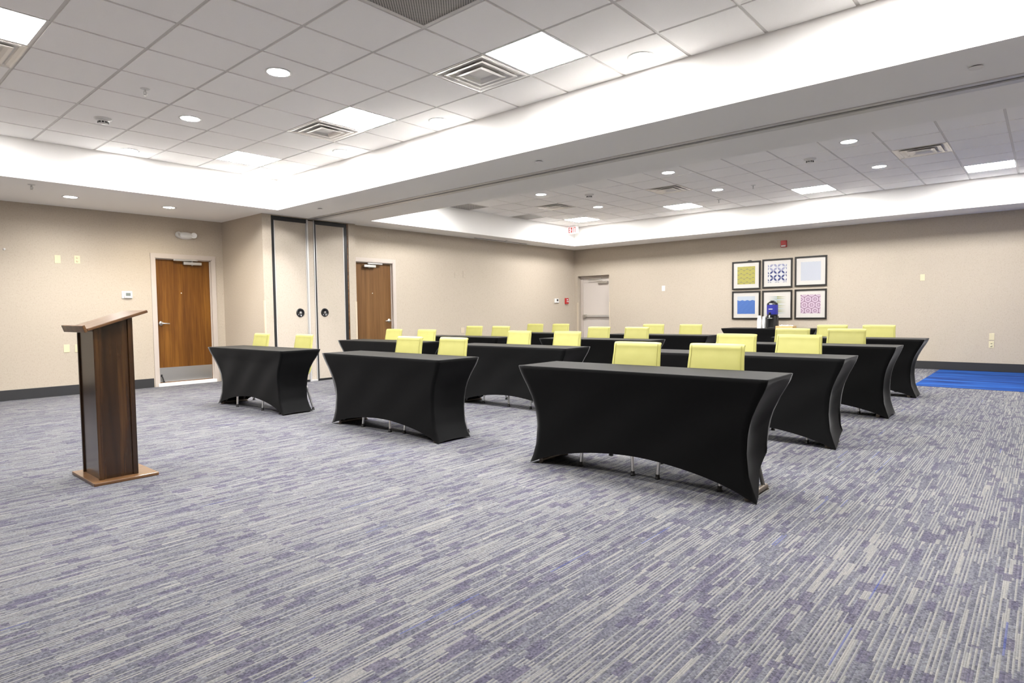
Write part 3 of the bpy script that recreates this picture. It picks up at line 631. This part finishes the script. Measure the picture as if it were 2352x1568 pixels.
# ------------------------------------------------------------------ tables in black stretch covers
HL, HD, HT = .905, .24, .73
def lerp(tab, z):
    for (z0, a), (z1, b_) in zip(tab, tab[1:]):
        if z >= z1: return b_+(a-b_)*(z-z1)/(z0-z1)
    return tab[-1][1]
HY = [(.73, .905), (.69, .893), (.64, .868), (.58, .835), (.5, .80), (.44, .783), (.38, .772), (.28, .765), (.15, .777), (.06, .808), (.03, .822), (0, .833)]
HX = [(.73, .24), (.69, .234), (.64, .226), (.58, .215), (.5, .205), (.38, .194), (.28, .188), (.15, .185), (.06, .188), (.03, .192), (0, .198)]
def cover_mesh(name, hl, hd, arch, flare=1., lift=0., wob=0.):
    NR, NL, NE = 26, 36, 10; per = []
    for k in range(NL+1): per.append(('f', -1+2*k/NL))      # front (-x), y from - to +
    for k in range(NE): per.append(('l', -1+2*(k+.5)/NE))      # +y end
    for k in range(NL+1): per.append(('b', 1-2*k/NL))
    for k in range(NE): per.append(('r', 1-2*(k+.5)/NE))
    # sharpen distribution towards corners
    per = [(a, math.copysign(1-(1-abs(u))**1.0, u)) for a, u in per]
    rows = []; n = len(per)
    for i in range(NR+1):
        t = i/NR; row = []
        for a, u in per:
            if a in 'fb':
                e_ = max(0., (1-abs(u))-.035)/.965; zb = arch*max(0., math.sin(PI*e_/2))**.62+.003
                if lift and a == 'b' and u < 0: zb = max(zb, lift*(-u)**2+.02)
            else:
                zb = .010+.008*math.cos(u*PI/2)
                if lift and a == 'r': zb = .006+lift*max(0, (u+1)/2)**1.2
            z = HT-(HT-zb)*(t**1.0)
            hy = hl-(HL-lerp(HY, z))*flare; hx = hd-(HD-lerp(HX, z))*min(flare, 1.25)
            s_ = math.sin(PI*min(1, max(0, (HT-z)/HT)))          # membrane pull towards the middle of each panel
            if a in 'fb':
                x = -hx if a == 'f' else hx; y = u*hy; x -= math.copysign(.012*s_*math.cos(u*PI/2), x)*1.
                x += .004*wob*math.sin(u*9+z*14)*s_
            else:
                y = hy if a == 'l' else -hy; x = u*hx*(1 if a == 'l' else 1); y -= math.copysign(.028*s_*math.cos(u*PI/2), y)
                if lift and a == 'r' and z < .5 and u > 0: x -= .0*u
            if lift and a == 'b' and u < -.9 and z < .4: x -= .05*(.4-z)/.4
            row.append((x, y, z))
        rows.append(row)
    m_ = MB(); vs = []
    inset = [(p[0]-math.copysign(.008, p[0]) if a in 'fb' else p[0]*.985, p[1]*.994 if a in 'fb' else p[1]-math.copysign(.008, p[1]), HT+.003) for (a, u), p in zip(per, rows[0])]
    vs += inset
    for r_ in rows: vs += r_
    fs = [(i*n+(k+1) % n, i*n+k, (i+1)*n+k, (i+1)*n+(k+1) % n) for i in range(NR+1) for k in range(n)]
    m_.add(vs, fs, 0, True); m_.add(inset, [tuple(reversed(range(n)))], 0, False)
    me = bpy.data.meshes.new(name); me.from_pydata(m_.v, [], m_.f); me.materials.append(MATS['cloth'])
    me.polygons.foreach_set('use_smooth', m_.sm); me.update(); return me
ROWN = ('first', 'second', 'third', 'last'); COLN = ('left', 'middle', 'right')
# row, column, x, y, turn(deg), arch, flare, lifted rear corner
TABLES = [(0, 0, 3.653, 7.249, 1.16, .15, 1.5, 0), (0, 1, 3.743, 4.766, -.5, .128, 1.05, 0), (0, 2, 3.75, 2.083, .8, .16, .95, .24),
          (1, 0, 5.64, 7.35, .8, .14, 1.15, 0), (1, 1, 5.561, 4.79, .4, .15, 1., 0), (1, 2, 5.54, 2.094, .3, .14, .85, .10),
          (2, 0, 7.36, 7.41, .0, .14, 1.1, 0), (2, 1, 7.50, 4.86, 1.5, .14, 1., 0), (2, 2, 7.365, 2.044, .67, .14, .8, 0),
          (3, 0, 9.20, 7.42, 0., .14, 1., 0), (3, 1, 9.25, 4.81, 0., .14, 1., 0), (3, 2, 9.192, 2.039, .85, .13, 1.05, 0)]
def table_parts(t, hl, hd, bar='bronze_bar', upright=False):
    MB().box(-hd+.022, hd-.022, -hl+.03, hl-.03, .702, .722).build('tabletop', 'table_grey', t, bevel=.004)
    for sy in (-1, 1):
        y = sy*(.768 if upright else .742)
        MB().tube([(-.150, y, .02), (.165, y, .02)], .018, 12).lathe([(0, 0), (.02, 0), (.02, .012)], c=(.165, y, 0), n=12).lathe([(0, 0), (.02, 0), (.02, .012)], c=(-.15, y, 0), n=12).build('foot_bar', bar, t)
        for sx in (-1, 1): MB().tube([(sx*.115+.01, y, .025), (sx*.115+.01, y*(.97 if upright else .905), .12), (sx*.115+.01, y*(.90 if upright else .80), .34), (sx*.115+.01, y*.75, .702)], .0125, 10).build('leg', 'table_grey', t)
tab0 = None
for r_, c_, x, y, deg, arch, fl, lift in TABLES:
    lab = 'folding seminar table under the black cover, %s row, %s column' % (ROWN[r_], COLN[c_])
    if lift:
        table_parts(thing('folding_table', lab, 'table', (x, y, 0), math.radians(deg), 'covered seminar tables'), HL, HD, upright=True)
    elif tab0 is None:
        tab0 = thing('folding_table', lab, 'table', (x, y, 0), math.radians(deg), 'covered seminar tables'); table_parts(tab0, HL, HD)
    else: dup(tab0, (x, y, 0), math.radians(deg), lab)
def clabel(r_, c_): return 'black stretch table cover, %s row from the lectern side, %s column' % (ROWN[r_], COLN[c_])
CL = {(0, 0): 'black stretch cover of the table nearest the wooden door and lectern', (0, 1): 'black stretch cover of the middle table in the front row', (0, 2): 'large black stretch cover of the nearest table, front right',
      (3, 2): 'black stretch cover of the farthest right-hand table beside the blue carpet'}
for r_, c_, x, y, deg, arch, fl, lift in TABLES:
    me = cover_mesh('table_cover', HL, HD, arch, fl, lift, 1.)
    o = bpy.data.objects.new('table_cover', me); COL.objects.link(o); o.location = (x, y, 0); o.rotation_euler = (0, 0, math.radians(deg))
    tag(o, CL.get((r_, c_), clabel(r_, c_)), 'table cover', 'black stretch table covers')
# refreshment table along the picture wall
BX, BY = 13.08, 4.292
bt = thing('folding_table', 'refreshment table under a black cover below the pictures', 'table', (BX, BY, 0), 0, 'covered seminar tables'); table_parts(bt, .93, .33)
o = bpy.data.objects.new('table_cover', cover_mesh('table_cover', .93, .33, .13, 1.1, 0, 1.)); COL.objects.link(o); o.location = (BX, BY, 0)
tag(o, 'black stretch cover of the refreshment table below the pictures', 'table cover', 'black stretch table covers')

# ------------------------------------------------------------------ lime chairs
CLN = [(.035, .395), (.052, .425), (.08, .441), (.12, .443), (.18, .436), (.25, .427), (.33, .419), (.385, .428), (.42, .455), (.438, .50), (.444, .56), (.448, .64), (.456, .72), (.466, .78), (.474, .820), (.478, .845), (.480, .864), (.485, .877), (.494, .886)]
def resample(P, n):
    P = [Vector((p[0], 0, p[1])) for p in P]; out = []; m_ = len(P)-1
    for k in range(n+1):
        u = k/n*m_; i = min(int(u), m_-1); f_ = u-i; p0, p1, p2, p3 = P[max(i-1, 0)], P[i], P[i+1], P[min(i+2, m_)]
        out.append(.5*((2*p1)+(-p0+p2)*f_+(2*p0-5*p1+4*p2-p3)*f_*f_+(-p0+3*p1-3*p2+p3)*f_**3))
    return out
def shell(pts, i0, i1, wid, thk):
    m_ = MB(); N = 28; vs = []; n_ = i1-i0+1
    for i in range(i0, i1+1):
        d = (pts[min(i+1, len(pts)-1)]-pts[max(i-1, 0)]).normalized(); nn = Vector((-d.z, 0, d.x)); hw, ht = wid(i/(len(pts)-1))/2, thk(i/(len(pts)-1))/2
        e = min(i-i0, i1-i); k_ = 1. if e > 0 else .8
        for q in range(N):
            a = 2*PI*q/N; ca, sa = math.cos(a), math.sin(a); yy = math.copysign(abs(ca)**.28, ca)*hw; tt = math.copysign(abs(sa)**.55, sa)*ht*k_
            vs.append(pts[i]+Vector((0, yy, 0))+nn*tt)
    fs = [(i*N+q, i*N+(q+1) % N, (i+1)*N+(q+1) % N, (i+1)*N+q) for i in range(n_-1) for q in range(N)]
    m_.add(vs, fs, 0, True); m_.add(vs[:N], [tuple(reversed(range(N)))], 0, True); m_.add(vs[-N:], [tuple(range(N))], 0, True)
    m_.v = [(x-.225, y, z) for x, y, z in m_.v]; return m_
def make_chair(label):
    t = thing('stacking_chair', label, 'chair', (0, 0, 0), 0, 'lime stacking chairs')
    pts = resample(CLN, 72); wid = lambda s: .445-.05*min(1, max(0, (s-.3)/.45)); thk = lambda s: .036 if s < .75 else .036-.006*(s-.75)/.25
    shell(pts, 0, 36, wid, thk).build('seat', 'lime', t); bk = shell(pts, 36, 72, wid, lambda s: thk(s)*.985).build('backrest', 'lime', t)
    for sy in (-1, 1):
        pp = []
        for i in range(38, 68):
            d = (pts[i+1]-pts[i-1]).normalized(); q = pts[i]+Vector((-d.z, 0, d.x))*(thk(i/72)/2-.0008); pp.append((q.x-.225, sy*(wid(i/72)/2-.020), q.z))
        MB().tube(pp, .0022, 6).build('piping', 'lime', bk)
    MB().box(-.13, .12, -.17, .17, .372, .402).build('seat_pan', 'black', t, bevel=.008)
    for sy in (-1, 1):
        for nm, pp in (('f', [(-.190, sy*.215, .012), (-.175, sy*.200, .25), (-.155, sy*.185, .375), (-.11, sy*.17, .388)]), ('r', [(.225, sy*.215, .012), (.165, sy*.200, .25), (.13, sy*.185, .375), (.09, sy*.17, .388)])):
            l_ = MB().tube(pp, .0115, 12).build('leg', 'chrome', t)
            x, y, z = pp[0]; MB().lathe([(0, 0), (.019, 0), (.019, .009), (.0145, .014), (.0145, .032)], c=(x, y, 0), n=16).build('glide', 'black', l_)
    for x in (-.155, .13): MB().tube([(x, -.185, .376), (x, .185, .376)], .009, 8).build('cross_bar', 'chrome', t)
    return t
# backrest top x, centre y for the two chairs of each table
CH = {(0, 0): ((3.955, 7.795), (3.99, 6.808)), (0, 1): ((4.10, 4.953), (4.13, 4.343)), (0, 2): ((4.15, 2.344), (4.17, 1.736)),
      (1, 0): ((5.98, 7.61), (5.98, 6.843)), (1, 1): ((5.98, 5.073), (5.98, 4.318)), (1, 2): ((5.93, 2.278), (5.93, 1.706)),
      (2, 0): ((7.82, 7.677), (7.85, 7.063)), (2, 1): ((7.90, 5.124), (7.88, 4.467)), (2, 2): ((7.80, 2.309), (7.78, 1.715)),
      (3, 0): ((9.52, 7.657), (9.56, 7.062)), (3, 1): ((9.65, 5.132), (9.62, 4.453)), (3, 2): ((9.58, 2.297), (9.60, 1.734))}
ch0 = None
for (r_, c_), pr in CH.items():
    for k, (bx, y) in enumerate(pr):
        lab = 'lime green chair, %s seat of the %s row %s table' % (('left', 'right')[k], ROWN[r_], COLN[c_])
        rz = random.uniform(-.035, .035); loc = (bx-.27, y, 0)
        if ch0 is None: ch0 = make_chair(lab); ch0.location = loc; ch0.rotation_euler = (0, 0, rz)
        else: dup(ch0, loc, rz, lab)

# ------------------------------------------------------------------ refreshments
ZT_ = HT+.0035
ur = thing('coffee_urn', 'black and blue coffee urn on the refreshment table', 'coffee urn', (13.0, 4.25, ZT_))
MB().lathe([(0, 0), (.105, 0), (.11, .012), (.105, .018)], n=32).build('base', 'black', ur)
MB().box(-.01, .105, -.095, .095, .018, .25).build('stand', 'black', ur, bevel=.012)
MB().box(-.085, -.06, -.095, -.05, .018, .25).box(-.085, -.06, .05, .095, .018, .25).build('support', 'black', ur, bevel=.004)
MB().lathe([(.0, .245), (.098, .245), (.106, .258), (.106, .285)], n=36).build('lower_body', 'black_gloss', ur)
bd = MB().lathe([(.107, .283), (.108, .30), (.108, .46), (.107, .478)], n=36).build('blue_band', 'urn_blue', ur)
tag(bd, 'blue printed band'); MB().box(-.1095, -.106, -.035, .040, .385, .398).build('white_mark', 'white_plastic', bd)
MB().lathe([(.107, .476), (.105, .50), (.092, .520), (.070, .530), (.06, .545), (.0, .552)], n=36).build('lid', 'black_gloss', ur); MB().box(-.05, .05, -.03, .03, .548, .566).build('lid_handle', 'black', ur, bevel=.008)
MB().box(-.108, -.10, -.03, .025, .486, .506).build('gauge_window', 'white_plastic', ur)
tp = MB().tube([(-.10, .01, .265), (-.15, .01, .262), (-.15, .01, .225)], .012, 12).build('tap', 'chrome', ur); MB().lathe([(0, .33), (.018, .328), (.022, .31), (.018, .295), (.01, .27)], c=(-.135, .01, 0), n=16).build('tap_lever', 'black_gloss', tp)
MB().box(-.16, -.06, -.045, .045, .20, .212).build('drip_shield', 'chrome', ur, bevel=.003)
# upturned nested paper cups
cx, cy = 12.98, 4.505
cp0 = None
for k in range(9):
    z = ZT_+k*.0185
    lab = 'topmost upturned white paper cup of the stack beside the urn' if k == 8 else 'white paper cup, number %d from the table in the upturned stack' % (k+1)
    lab = 'topmost upturned white paper cup of the stack beside the urn' if k == 8 else ('lowest upturned white paper cup of the stack, on the table' if k == 0 else 'upturned white paper cup inside the stack, %s above the lowest' % ('one', 'two', 'three', 'four', 'five', 'six', 'seven')[k-1])
    if cp0 is None:
        cp0 = thing('paper_cup', lab, 'paper cup', (cx, cy, z), 0, 'stacked paper cups')
        MB().lathe([(.0435, .004), (.0305, .108), (.0295, .112), (0, .112), (0, .1105), (.0285, .1105), (.042, .004)], n=28).build('cup_wall', 'paper', cp0)
        MB().lathe([(.0430, .0), (.0465, .002), (.0465, .006), (.0435, .008), (.0425, .004)], n=28).build('rolled_rim', 'paper', cp0)
    else: dup(cp0, (cx, cy, z), 0, lab)
for k in range(8):
    lab = 'topmost upturned paper cup of the shorter stack right behind' if k == 7 else ('lowest upturned paper cup of the shorter stack behind, on the table' if k == 0 else 'upturned paper cup inside the shorter stack behind, %s above the lowest' % ('one', 'two', 'three', 'four', 'five', 'six')[k-1])
    dup(cp0, (cx+.06, cy-.075, ZT_+k*.0185), 0, lab)
tr = thing('wooden_tray', 'small pale wooden tray on the refreshment table right of the urn', 'tray', (12.97, 3.975, ZT_), math.radians(0))
w2, l2 = .12, .165
MB().box(-w2, w2, -l2, l2, 0, .008).build('bottom', 'bamboo', tr)
for a in ((-w2, -w2+.010, -l2, l2), (w2-.010, w2, -l2, l2), (-w2+.01, w2-.01, -l2, -l2+.010), (-w2+.01, w2-.01, l2-.010, l2)): MB().box(a[0], a[1], a[2], a[3], .008, .05).build('side', 'bamboo', tr, bevel=.002)
pk = MB(); rr = random.Random(3)
for k in range(70):
    M = Matrix.Translation((rr.uniform(-.08, .08), rr.uniform(-.125, .125), .012+.055*rr.random()**.7)) @ Matrix.Rotation(rr.uniform(0, 3), 4, 'Z') @ Matrix.Rotation(rr.uniform(-.35, .35), 4, 'X')
    pk.box(-.012, .012, -.026, .026, -.002, .002, M=M)
o = pk.build('sugar_packets', 'paper', loc=(12.97, 3.975, ZT_)); tag(o, 'heap of white sachets filling the wooden tray', 'sachets', None, 'stuff')
